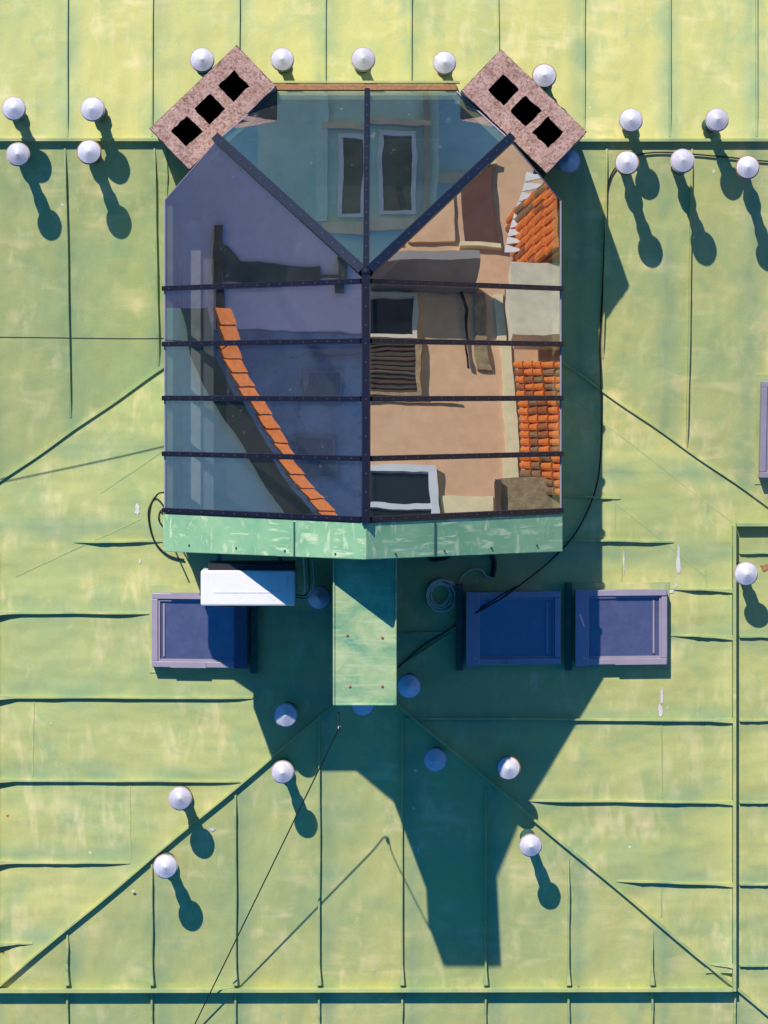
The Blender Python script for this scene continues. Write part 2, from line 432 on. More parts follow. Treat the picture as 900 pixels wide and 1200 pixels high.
slope('hip', [(AX, 795), (XE1, yhr), (hipx_right(YE), YE) if hipx_right(YE) < XE1 else (XE1, yhr+.01), (XE1, YE), (XE0, YE), (XE0, yh)], z_hip, M['roof_y'])
wm = MB()
wm.box(XM0+30, XM1-30, YMB+30, vy_left(XE0)-30, GZ, -95)
wm.box(XE0+30, XE1-30, vy_left(XE0)-29.7, YE-40, GZ, -106)
wm.build('wall', M['street_wall'], house)

NRM = {'back': (0, MU*-1, 1), 'front': (0, MU, 1), 'left': (-MS, 0, 1), 'right': (MS, 0, 1), 'hip': (0, MT, 1)}
FN = {'back': z_back, 'front': z_front, 'left': z_left, 'right': z_right, 'hip': z_hip}
def seam(key, a, b, w=2.6, h=5.0, jit=.55, flare=None, taper=None, mat='seam', name='standing_seam', n=14):
    """a rib from a to b as surveyed from above; flare = end that grows into the gutter board, taper = end that is hammered flat"""
    f = FN[key]; pts, ws, hs = [], [], []
    ph = random.uniform(0, 6)
    L = math.hypot(b[0]-a[0], b[1]-a[1])
    for i in range(n+1):
        t = i/n; d = t*L
        dx = (b[0]-a[0])/L; dy = (b[1]-a[1])/L
        j = jit*(math.sin(ph+t*7)+.5*math.sin(ph*2+t*17))*.6*min(1, 4*t, 4*(1-t))
        pts.append(lift(a[0]+dx*d-dy*j, a[1]+dy*d+dx*j, f)); ww, hh = w, h*random.uniform(.9, 1.1)
        for e, dd in (('a', d), ('b', L-d)):
            if taper and e in taper and dd < 30: hh *= .15+.85*dd/30
            if flare and e in flare and dd < 34: k = max(0, 1-dd/26); ww += 4*k*k; hh += 3.5*k*k
        ws.append(ww); hs.append(hh)
    mb = MB(); mb.sweep(pts, ws, hs, NRM[key]); return mb.build(name, M[mat], slopes[key])
# back slope
for x in (-423, -323, -222, -122, 1087, 1187): seam('back', (x, -175), (x, 160), taper='b', h=4.2)
for x in (-423, -323, -222, -122): seam('front', (x, 172), (x, 596), taper='a')
for x in (1011, 1111, 1211): seam('front', (x, 172), (x, 610), taper='a')
for y in (720, 818, 916, 1013, 1110): seam('left', (-74, y), (-20, y), h=4)
for x in (-22, 78, 179, 280, 381, 482, 583, 684, 785, 886, 986):
    seam('back', (x, -175), (x+random.uniform(-1, 1), 160), taper='b', h=4.2)
# front slope
for x, y1 in ((-22, 540), (76, 489), (181, 428), (711, 420), (811, 527), (911, 575)):
    seam('front', (x, 172), (x*1.0+(450-x)*.018, y1), taper='ab')
seam('front', (195, 172), (195, 240), w=3, h=3, taper='ab'); 
# ridge cap of the main block
mb = MB(); mb.sweep([V(XM0, 165, 17), V(-80, 165, 18), V(300, 165, 18), V(700, 165.5, 18), V(XM1, 165, 18)], 4, 7, (0, .1, 1)); mb.build('ridge_cap', M['seam'], house)
# left wing slope
for (x0, x1, y) in ((87, 193, 635), (-2, 178, 718), (-2, 300, 817), (-2, 290, 914), (-2, 152, 1010), (-2, 38, 1106)):
    seam('left', (x0, y), (x1, y+random.uniform(-1, 2)), flare='a' if x0 < 0 else None, taper='b' if x0 < 0 else 'ab', h=5)
# right wing slope
for (x0, x1, y) in ((655, 727, 583), (655, 790, 634), (785, 857, 691), (786, 857, 746), (475, 857, 843), (618, 857, 939), (722, 857, 1035), (828, 857, 1130)):
    seam('right', (x0, y-random.uniform(0, 3)), (x1, y+1), flare='b' if x1 > 800 else None, taper='a' if x1 > 800 else 'ab', h=5)
seam('right', (468, 742), (526, 741), h=4, taper='ab'); seam('right', (466, 782), (528, 743), h=4, taper='ab')
for y in (648, 746, 844, 940, 1036, 1131): seam('right', (866, y), (925, y), h=4)
# hip end
for x, y0 in ((79, 1086), (178, 1003), (276, 922), (374, 848), (471, 836), (569, 922), (666, 1006), (764, 1090)):
    seam('hip', (x, y0), (x, 1152), flare='b', taper='a')
    seam('hip', (x, 1159), (x, 1245), h=4.5)
seam('hip', (861, 1162), (861, 1245), h=4.5)
# hips and valleys
def fold(name, a, b, f, w, h, mat='seam', up=(0, 0, 1), jit=.7):
    pts = []
    for i in range(21):
        t = i/20; j = jit*math.sin(t*19+a[0])
        x = a[0]+(b[0]-a[0])*t; y = a[1]+(b[1]-a[1])*t+j
        pts.append(V(x, y, f(x, y)))
    mb = MB(); mb.sweep(pts, w, h, up, sink=2); return mb.build(name, M[mat], house)
fold('hip_seam', (AX-30, 795+30*MS/MT), (XE0, yh), z_left, 2.4, 5.8)
fold('hip_seam', (AX+30, 795+30*MS/MT), (XE1, yhr), z_right, 3.5, 5)
fold('valley_seam', (192, vy_left(192)), (XE0, vy_left(XE0)), z_front, 3.2, 3.6)
fold('valley_seam', (650, vy_right(650)), (XE1, vy_right(XE1)), z_front, 3.2, 3.6)
for a, b in (((656, 455), (858, 612)), ((700, 572), (857, 700))): seam('right', a, b, w=1.6, h=.35, jit=.3, name='valley_crease')
for a, b in (((165, 608), (18, 676)), ((192, 528), (118, 578))): seam('left', a, b, w=1.6, h=.35, jit=.3, name='valley_crease')
# flat cross welts
for key, a, b in (('left', (40, 822), (38, 910)), ('left', (152, 918), (153, 1006)), ('right', (720, 586), (721, 632)), ('right', (730, 640), (728, 690)),
                  ('right', (775, 848), (776, 935)), ('right', (775, 1040), (775, 1075)), ('right', (826, 655), (828, 688))):
    seam(key, a, b, w=1.6, h=.7, jit=.3, name='cross_welt')
# dark run along the wing ridge near the gable
# upstanding gutter boards
def board(name, pts, h, w=4.5):
    P = smooth_pts(pts, 6) if False else pts
    mb = MB(); mb.sweep(P, w, h, (0, 0, 1), sink=3); return mb.build(name, M['seam'], house)
FXR, FXL, FY = 866.0, -13.0, 1169.0
def line(a, b, f, n=24): return [V(a[0]+(b[0]-a[0])*i/n, a[1]+(b[1]-a[1])*i/n, f(a[0]+(b[0]-a[0])*i/n, a[1]+(b[1]-a[1])*i/n)) for i in range(n+1)]
board('gutter_board', line((FXR, 618.5), (FXR, FY+1.5), lambda x, y: max(z_right(x, y), -999)), 12)
board('gutter_board', line((FXL, FY+1.5), (FXR-2.5, FY), z_roof), 13)
board('gutter_board', line((FXL, 640), (FXL, FY-2.5), z_left), 12)
board('gutter_board', line((FXR+2.5, 617), (XE1, 617), z_right), 13)
# the sheet curving up into the right gutter board
mb = MB(); rows = []
for i in range(30):
    y = 640+i*(1150-640)/29; row = []
    for k in range(7):
        t = k/6; x = FXR-34+t*31.5; row.append(mb.bm.verts.new(T(V(x, y, z_right(x, y)+.4+5.5*t**2.2))))
    rows.append(row)
for i in range(29):
    for k in range(6):
        fc = mb.bm.faces.new((rows[i][k], rows[i][k+1], rows[i+1][k+1], rows[i+1][k])); fc.smooth = True
mb.build('gutter_upturn', M['roof_xr'], slopes['right'])

# sealing compound smeared along joints
def patch(key, cx, cy, wx, wy, n=14, mat='putty', name='sealant_patch', seed=1):
    rnd = random.Random(seed); f = FN[key]; pts = []
    for i in range(n):
        a = 2*math.pi*i/n; k = rnd.uniform(.55, 1.1)
        pts.append(lift(cx+wx*k*math.cos(a), cy+wy*k*math.sin(a), f, .35))
    mb = MB(); mb.prism(pts, (0, 0, .45)); mb.build(name, M[mat], slopes[key])
for i, (key, cx, cy, wx, wy) in enumerate((('right', 795, 657, 3, 20), ('right', 792, 686, 2, 3), ('right', 731, 660, 1.2, 16), ('right', 776, 816, 2, 14), ('right', 774, 832, 3.2, 8),
        ('right', 712, 686, 9, 2.2), ('right', 786, 693, 5, 3), ('left', 161, 597, 3.2, 9), ('left', 164, 658, 1.6, 4), ('left', 210, 690, 6, 2), ('left', 177, 716, 2, 5),
        ('front', 838, 556, 3, 2), ('left', 60, 848, 1.5, 1.5), ('hip', 490, 996, 1.5, 4), ('hip', 249, 972, 3.5, 2.5), ('left', 156, 1044, 2.5, 1.5))):
    patch(key, cx, cy, wx, wy, seed=i+1)
patch('right', 897, 665, 7, 5, mat='rust', name='rust_patch', seed=40)

# ---------------------------------------------------------------- the glass lantern
RX, ZR, ZE, XL, XR, YB, YA = 431.0, 352.0, 116.0, 201.5, 650.2, 118.5, 333.6
YG = 593.2
CH = [(201.5, 242.3), (326.2, 118.5), (532.2, 118.5), (650.2, 242.3)]
def zl(x, y=0): return ZR-(RX-x)*(ZR-ZE)/(RX-XL)
def zr(x, y=0): return ZR-(x-RX)*(ZR-ZE)/(XR-RX)
def zb(x, y): return ZR-(YA-y)*(ZR-ZE)/(YA-YB)
def cross_pt(p, d, q, e):
    det = d[0]*-e[1]+e[0]*d[1]; t = ((q[0]-p[0])*-e[1]+e[0]*(q[1]-p[1]))/det
    return (p[0]+d[0]*t, p[1]+d[1]*t)
kL = (RX-XL)/(YA-YB); kR = (XR-RX)/(YA-YB)
hL = cross_pt((RX, YA), (-kL, -1), CH[0], (CH[1][0]-CH[0][0], CH[1][1]-CH[0][1]))
hR = cross_pt((RX, YA), (kR, -1), CH[3], (CH[2][0]-CH[3][0], CH[2][1]-CH[3][1]))
lan = thing('glass_roof_lantern', (RX, 400, -20), 'large glass roof lantern with dark glazing bars, mint green verge and green shaft in front', 'roof lantern')
nL = Vector((-(ZR-ZE)/(RX-XL), 0, 1)).normalized(); nR = Vector(((ZR-ZE)/(XR-RX), 0, 1)).normalized(); nB = Vector((0, -(ZR-ZE)/(YA-YB), 1)).normalized()
def pane(pts2, f, n, label=None):
    mb = MB(); th = 2.0
    P = [V(x, y, f(x, y)) for x, y in pts2]
    mb.prism([p-n*th for p in P], n*th, 1, 0)
    o = mb.build('glass_pane', [M['glass'], M['clear']], lan)
    return o
bys = [342.0, 405.0, 466.2, 529.2, YG]
for f, n, xe, hp, ch in ((zl, nL, XL, hL, CH[0]), (zr, nR, XR, hR, CH[3])):
    pane([(RX, YA), hp, ch, (xe, bys[0]), (RX, bys[0])], f, n)
    for a, b in zip(bys, bys[1:]):
        pane([(RX, a), (xe, a), (xe, b), (RX, b)], f, n)
pane([(RX, YA), hL, CH[1], (RX, YB)], zb, nB); pane([(RX, YA), hR, CH[2], (RX, YB)], zb, nB)
def gbar(name, a, b, w, h, n, screws=True, base=0.0):
    mb = MB(); a = Vector(a); b = Vector(b); n = Vector(n)
    mb.sweep([a+n*base, b+n*base], w, h, n, sink=2.5)
    if screws:
        L = (b-a).length; k = int(L//19)
        for i in range(1, k+1):
            p = a+(b-a)*((i-.3)/(k+.4))+n*(h+base)
            d = (b-a).normalized(); s = d.cross(n)
            mb.prism([p+(d*math.cos(q)+s*math.sin(q))*.75-n*.3 for q in [j*math.pi/3 for j in range(6)]], n*.9, 1)
    return mb.build(name, [M['bar'], M['screw']], lan)
for y in bys:
    gbar('glazing_bar', V(XL, y, zl(XL)), V(RX-3, y, zl(RX-3)), 6.4, 4.5, nL)
    gbar('glazing_bar', V(XR, y, zr(XR)), V(RX+3, y, zr(RX+3)), 6.4, 4.5, nR)
gbar('ridge_bar', V(RX, YA+2, ZR+3), V(RX, YG+4, ZR+3), 9.6, 6, (0, 0, 1))
gbar('glazing_bar', V(RX, YB, ZE+1), V(RX, YA-4, ZR-3), 7.0, 4.5, nB)
gbar('hip_bar', V(hL[0]-1, hL[1]-1, zb(*hL)+2), V(RX-2, YA-1, ZR+2), 11.5, 6.5, (nL+nB).normalized())
gbar('hip_bar', V(hR[0]+1, hR[1]-1, zb(*hR)+2), V(RX+2, YA-1, ZR+2), 11.5, 6.5, (nR+nB).normalized())
mb = MB(); mb.lathe((RX, YA-1, ZR+6), [(0, -4), (5, -4), (5, 1), (2.4, 3.4), (0, 3.8)], 12); mb.build('ridge_cap', M['bar'], lan)
# eave rails
def rail(pts, w, h, name='eave_rail', mat='sky_frame'):
    mb = MB(); mb.sweep(pts, w, h, (0, 0, 1), sink=6); return mb.build(name, M[mat], lan)
rail([V(XL, CH[0][1], ZE), V(XL, YG, ZE)], 1.8, 1.0); rail([V(XR, CH[3][1], ZE), V(XR, YG, ZE)], 1.8, 1.0)
rail([V(CH[0][0], CH[0][1], ZE), V(hL[0], hL[1], zb(*hL))], 1.6, .8); rail([V(CH[1][0], CH[1][1], ZE), V(hL[0], hL[1], zb(*hL))], 1.6, .8)
rail([V(CH[3][0], CH[3][1], ZE), V(hR[0], hR[1], zb(*hR))], 1.6, .8); rail([V(CH[2][0], CH[2][1], ZE), V(hR[0], hR[1], zb(*hR))], 1.6, .8)
rail([V(CH[1][0], YB-5, ZE-3), V(CH[2][0], YB-5, ZE-3)], 8, 1.5, 'eave_flashing', 'rust')
rail([V(CH[1][0]-4, YB-11, ZE-5), V(CH[2][0]+4, YB-11, ZE-5)], 3, 2.5, 'eave_drip', 'seam')
# walls under the glass: a thin shell with chamfered corners, built side by side
IN = 8.0
def wall(a, b, za0, zb0, za1, zb1, mid=None, mat='seam', th=8.0):
    a = Vector((a[0], a[1], 0)); b = Vector((b[0], b[1], 0)); d = (b-a).normalized(); nn = Vector((d.y, -d.x, 0))
    c = Vector((RX, 380, 0))
    if (c-a).dot(nn) < 0: nn = -nn
    pts = [V(a.x, a.y, za0), V(b.x, b.y, zb0), V(b.x, b.y, zb1)]
    if mid: pts.append(V(*mid))
    pts.append(V(a.x, a.y, za1))
    mb = MB(); mb.prism(pts, nn*th); return mb.build('wall', M[mat], lan)
e = 4.0
wall((XL+1, 612), (XL+1, CH[0][1]), -70, -70, ZE-e, ZE-e)
wall((XR-1, 612), (XR-1, CH[3][1]), -70, -70, ZE-e, ZE-e)
wall((CH[1][0], YB+1), (CH[2][0], YB+1), -5, -5, ZE-e, ZE-e)
wall((CH[0][0]+1, CH[0][1]-.5), (CH[1][0]-.5, CH[1][1]+1), -30, -30, ZE-e, ZE-e, (hL[0]+1, hL[1]+1, zb(*hL)-e))
wall((CH[3][0]-1, CH[3][1]-.5), (CH[2][0]+.5, CH[2][1]+1), -30, -30, ZE-e, ZE-e, (hR[0]-1, hR[1]+1, zb(*hR)-e))
mb = MB()
mb.prism([V(XL+10, 612, -60), V(RX, 612, -12), V(XR-10, 612, -60), V(XR-10, 612, zr(XR-10)-8), V(RX, 612, ZR-8), V(XL+10, 612, zl(XL+10)-8)], (0, 8, 0))
tag(mb.build('gable_wall', M['flash'], lan))
# inside: floor, back of the knee wall, sill and a ledge
mb = MB(); mb.prism([V(XL+10, 245, 20), V(328, 126, 20), V(529, 126, 20), V(XR-10, 245, 20), V(XR-10, 611, 20), V(XL+10, 611, 20)], (0, 0, 4)); mb.build('floor', M['floor'], lan)
mb = MB(); mb.box(XL+17, XL+38, 262, 600, 24.2, 66); mb.build('sill', M['sill'], lan, bevel=1)
mb = MB(); mb.box(XL+38.4, XL+52, 250, 604, 24.2, 58); mb.build('ledge', M['inside'], lan)
mb = MB(); mb.box(XR-34, XR-14, 262, 600, 24.2, 60); mb.build('ledge', M['inwall'], lan)
mb = MB(); mb.box(330, 528, 127, 146, 24.2, 62); mb.build('ledge', M['inside'], lan)
mb = MB(); mb.prism([V(RX+7, YA+14, zr(RX+7)-24), V(RX+7, YG-1, zr(RX+7)-24), V(XR-14, YG-1, zr(XR-14)-24), V(XR-14, CH[3][1]+6, zr(XR-14)-24), V(hR[0]-4, hR[1]+16, zr(hR[0]-4)-24)], (0, 0, 1.5)); mb.build('sun_blocker', M['blocker'], lan)  # added dark sheet under the right panes, stops sun leaking through the glass
# verge
for sgn, f, xe, jx in ((-1, zl, XL-2, 346), (1, zr, XR+2, 509)):
    n = nL if sgn < 0 else nR
    mb = MB()
    P = [V(RX, YG+3.5, f(RX)), V(xe, YG+3.5, f(xe)), V(xe, 640, f(xe)), V(RX, 635.5, f(RX))]
    Q = [p+V(0, 0, 4) for p in P]
    mb.prism([p-V(0, 0, 16) for p in Q], (0, 0, 16))
    vg = mb.build('verge_panel', M['mint'], lan, bevel=.8)
    p = at_z(jx, 605, 0); xx = 450+(jx-450)*(1-(f(jx))/HC)
    mb = MB(); mb.sweep([V(xx, YG+6, f(xx)+4), V(xx, 637, f(xx)+4)], 1.8, 1.6, n); mb.build('lap_joint', M['flash'], vg)
    for k in range(4):
        xx2 = RX+(xe-RX)*(.14+.24*k)
        mb = MB(); c = V(xx2, 631, f(xx2)+4.2)
        s = Vector((0, 1, 0)); d = s.cross(n)
        mb.prism([c+(d*math.cos(q)+s*math.sin(q))*1.2 for q in [j*math.pi/3 for j in range(6)]], n*1.2); mb.build('screw', M['flash'], vg)
# the boxed beam that sticks out of the gable
BZ = 280.0
b0 = at_z(390, 640, BZ); b1 = at_z(465, 827, BZ)
mb = MB(); mb.box(b0.x, b1.x, 619, b1.y, BZ-42, BZ); beam = mb.build('shaft_cover', M['beam'], lan, bevel=1.2)
mb = MB(); sx0, sx1 = b0.x+2, b1.x-2
mb.prism([V(sx0, 620.5, -14), V(sx1, 620.5, -14), V(sx1, 765, -14), V(sx0, 765, -14)], (0, 0, BZ-42.3+14)); mb.build('shaft', M['flash'], lan)
for x in (b0.x+1.2, b1.x-1.2):
    mb = MB(); mb.sweep([V(x, 640, BZ+.2), V(x, 720, BZ+.5), V(x, b1.y-1, BZ+.2)], 1.8, 1.8); mb.build('edge_lip', M['beam'], beam)
mb = MB(); mb.sweep([V(b0.x+3, b1.y-1.6, BZ+.2), V(b1.x-3, b1.y-1.6, BZ+.2)], 2, 1.4); mb.build('end_lip', M['mint'], beam)
for x, y in ((407, 744), (448, 747), (410, 804), (448, 804)):
    p = at_z(x, y, BZ); mb = MB(); mb.lathe(p, [(0, -.5), (1.5, -.5), (1.5, 1.2), (0, 1.8)], 10); mb.build('bolt', M['rust'], beam)

# ---------------------------------------------------------------- chimneys
def chimney(corners, holes, hs, label):
    Zc = 150.0
    A = [at_z(x, y, Zc) for x, y in corners]               # along, far corner, ...
    c = sum(A, Vector())/4; la = (A[1]-A[0]); lb = (A[3]-A[0])
    a = la.normalized(); b = Vector((-a.y, a.x, 0)); b = b if b.dot(lb) > 0 else -b
    La, Lb = (la.length+(A[2]-A[3]).length)/2, (lb.length+(A[2]-A[1]).length)/2
    t = thing('chimney', (c.x, c.y, -10), label, 'chimney', 'porous concrete chimneys at the back corners of the glass lantern')
    hp = [at_z(x, y, Zc) for x, y in holes]
    ha = sorted([((p-c).dot(a), (p-c).dot(b)) for p in hp])
    xs = [-La/2]
    for (q, _) in ha: xs += [q-hs/2, q+hs/2]
    xs.append(La/2)
    off = sum(q for _, q in ha)/3
    ys = [-Lb/2, off-hs/2, off+hs/2, Lb/2]
    rnd = random.Random(len(label))
    bm = MB(); bmv = bm.bm; K = 5
    def fine(l): return [l[i]+(l[i+1]-l[i])*k/K for i in range(len(l)-1) for k in range(K)]+[l[-1]]
    fx, fy = fine(xs), fine(ys); NX, NY = len(fx)-1, len(fy)-1
    def inhole(i, j): return (i//K) in (1, 3, 5) and (j//K) == 1
    vt, pos = {}, {}
    for i in range(NX+1):
        for j in range(NY+1):
            rim = i in (0, NX) or j in (0, NY)
            cn = i in (0, NX) and j in (0, NY)
            q = .35 if rim else .75
            p = c+a*(fx[i]+rnd.uniform(-q, q))+b*(fy[j]+rnd.uniform(-q, q)); p.z = Zc-(rnd.uniform(0, 1.0) if rim else rnd.uniform(0, .3))
            if cn: p += a*(1.6 if i == 0 else -1.6)*rnd.random()
            pos[i, j] = p
    def tv(i, j):
        if (i, j) not in vt: vt[i, j] = bmv.verts.new(T(pos[i, j]))
        return vt[i, j]
    for i in range(NX):
        for j in range(NY):
            if not inhole(i, j): bmv.faces.new((tv(i, j), tv(i+1, j), tv(i+1, j+1), tv(i, j+1)))
    def skirt(keys, z, mi):
        lo = []
        for k in keys:
            p = pos[k].copy(); p.z = z; lo.append(bmv.verts.new(T(p)))
        n = len(keys)
        for k in range(n):
            f = bmv.faces.new((vt[keys[k]], vt[keys[(k+1) % n]], lo[(k+1) % n], lo[k])); f.material_index = mi
        f = bmv.faces.new(lo); f.material_index = mi
    def loop(i0, i1, j0, j1): return [(i, j0) for i in range(i0, i1)]+[(i1, j) for j in range(j0, j1)]+[(i, j1) for i in range(i1, i0, -1)]+[(i0, j) for j in range(j1, j0, -1)]
    skirt(loop(0, NX, 0, NY), -60, 0)
    for h in (1, 3, 5): skirt(loop(h*K, (h+1)*K, K, 2*K), Zc-110, 1)
    bmesh.ops.recalc_face_normals(bmv, faces=bmv.faces)
    bm.build('stack', [M['chimney'], M['shade']], t)
    mb = MB()
    for q0, q1, r0, r1 in ((-La/2-.4, La/2+.4, -Lb/2-.4, -Lb/2-.02), (-La/2-.4, La/2+.4, Lb/2+.02, Lb/2+.4), (-La/2-.4, -La/2-.02, -Lb/2-.5, Lb/2+.5), (La/2+.02, La/2+.4, -Lb/2-.5, Lb/2+.5)):
        mb.prism([V(c.x, c.y, -55)+a*q0+b*r0, V(c.x, c.y, -55)+a*q1+b*r0, V(c.x, c.y, -55)+a*q1+b*r1, V(c.x, c.y, -55)+a*q0+b*r1], (0, 0, 203.2))
    mb.build('cladding', M['clad'], t)
    return t
chimney([(176, 150), (276, 54), (322, 98), (223, 201)], [(218, 153), (245, 127), (275, 102)], 25,
        'left pink porous chimney with three square flues, at the lantern\'s upper left corner')
chimney([(588, 59), (687, 154), (640, 204), (541, 104)], [(590, 105), (616, 130), (642, 155)], 25,
        'right pink porous chimney with three square flues and rust stained corners')

# ---------------------------------------------------------------- vent cowls
def cowl_proto():
    t = thing('vent_cowl', (0, 0, 0), 'x', 'vent cowl', 'white conical vent cowls standing on the green roof')
    mb = MB(); mb.lathe((0, 0, 0), [(0, -30), (6.0, -36), (6.0, 18), (7.6, 22), (7.6, 43), (0, 43)], 20, smooth=False); mb.build('pipe', M['pipe'], t)
    mb = MB(); mb.lathe((0, 0, 0), [(12.2, 41), (12.6, 41), (12.8, 46.4), (0, 53.4), (0, 52.6), (12.2, 46)], 26); cap = mb.build('cap', M['cowl'], t)
    mb = MB(); mb.lathe((0, 0, 0), [(12.3, 42.2), (14.0, 42.2), (14.0, 44.8), (12.3, 44.8), (12.3, 42.2)], 26); mb.build('rim', M['rim'], t)
    mb = MB(); mb.lathe((0, 0, 0), [(6.5, -14), (9.5, -8), (9.2, -1), (6.5, 4)], 20); mb.build('collar', M['flash'], t)
    return t
T0 = T(V(0, 0, 0))
vents = [  # surveyed cap position, pipe height above the design, label
 (235, 71, 50, 'white vent cowl half hidden behind the left chimney on the upper slope'),
 (331, 71, 50, 'white vent cowl just right of the left chimney, above the lantern'),
 (424, 71, 50, 'white vent cowl above the middle bar of the lantern\'s back glass'),
 (521, 74, 50, 'white vent cowl just left of the right chimney, above the lantern'),
 (639, 91, 50, 'white vent cowl touching the upper right edge of the right chimney'),
 (14, 127, 60, 'leftmost white vent cowl above the ridge, at the roof\'s left edge'),
 (111, 128, 60, 'white vent cowl above the ridge, left of the left chimney'),
 (741, 140, 60, 'white vent cowl above the ridge, right of the right chimney'),
 (838, 142, 60, 'rightmost white vent cowl above the ridge'),
 (20, 179, 60, 'leftmost white vent cowl just below the ridge, with a long shadow'),
 (104, 179, 60, 'white vent cowl just below the ridge, second from the left edge, with rusty tip'),
 (669, 190, 44, 'shaded blue vent cowl tucked under the lower corner of the right chimney'),
 (737, 192, 76, 'white vent cowl below the ridge beside the bend of the black cable'),
 (801, 192, 76, 'white vent cowl below the ridge whose shadow crosses a roof seam'),
 (879, 195, 76, 'vent cowl with orange rusty rim at the right edge below the ridge'),
 (874, 671, 48, 'white vent cowl outside the gutter board at the far right, by a rust stain'),
 (376, 701, 40, 'shaded vent cowl between the air conditioner and the green shaft cover'),
 (480, 803, 46, 'shaded blue vent cowl right of the green shaft cover\'s end'),
 (426, 828, 40, 'shaded vent cowl half hidden under the end of the green shaft cover'),
 (336, 838, 57, 'vent cowl with half its cap in shadow, left of the green shaft cover\'s end'),
 (512, 891, 50, 'shaded blue vent cowl in the middle of the lantern\'s shadow'),
 (598, 902, 57, 'sunlit vent cowl by the right hip, at the edge of the lantern\'s shadow'),
 (331, 905, 57, 'sunlit white vent cowl just below the left hip, nearest the lantern\'s shadow'),
 (211, 938, 57, 'white vent cowl above the left hip whose shadow crosses the hip'),
 (192, 1017, 57, 'lowest white vent cowl, left side below the hip'),
 (621, 989, 57, 'white vent cowl right of the long shadow\'s tip, below the right hip'),
]
proto = cowl_proto()
def copy_tree(o, parent=None):
    c = o.copy(); COL.objects.link(c); c.parent = parent
    for ch in [q for q in COL.objects if q.parent == o]: copy_tree(ch, c)
    return c
for i, (x, y, h, lb) in enumerate(vents):
    o = proto if i == 0 else copy_tree(proto)
    p = lift(x, y, z_roof, h+4)
    o.location = T(V(p.x, p.y, p.z-48))
    o.rotation_euler = (R(random.uniform(-3.5, 3.5)), R(random.uniform(-3.5, 3.5)), random.uniform(0, 6))
    o['label'] = lb
    k = random.uniform(.96, 1.03)
    o.scale = (k, k, 1)
    if i in (10, 14, 4, 21, 12):
        for ch in o.children:
            if ch.name.startswith('rim'):
                ch.data = ch.data.copy(); ch.data.materials[0] = M['rust']
    if i in (9, 13, 20, 2, 8, 23):
        for ch in o.children:
            if ch.name.startswith('cap'):
                ch.data = ch.data.copy(); ch.data.materials[0] = M['cowl_dirty']
# the first one was modelled at the design origin: move its geometry to its own base
for ch in [c for c in COL.objects if c.parent == proto]: pass

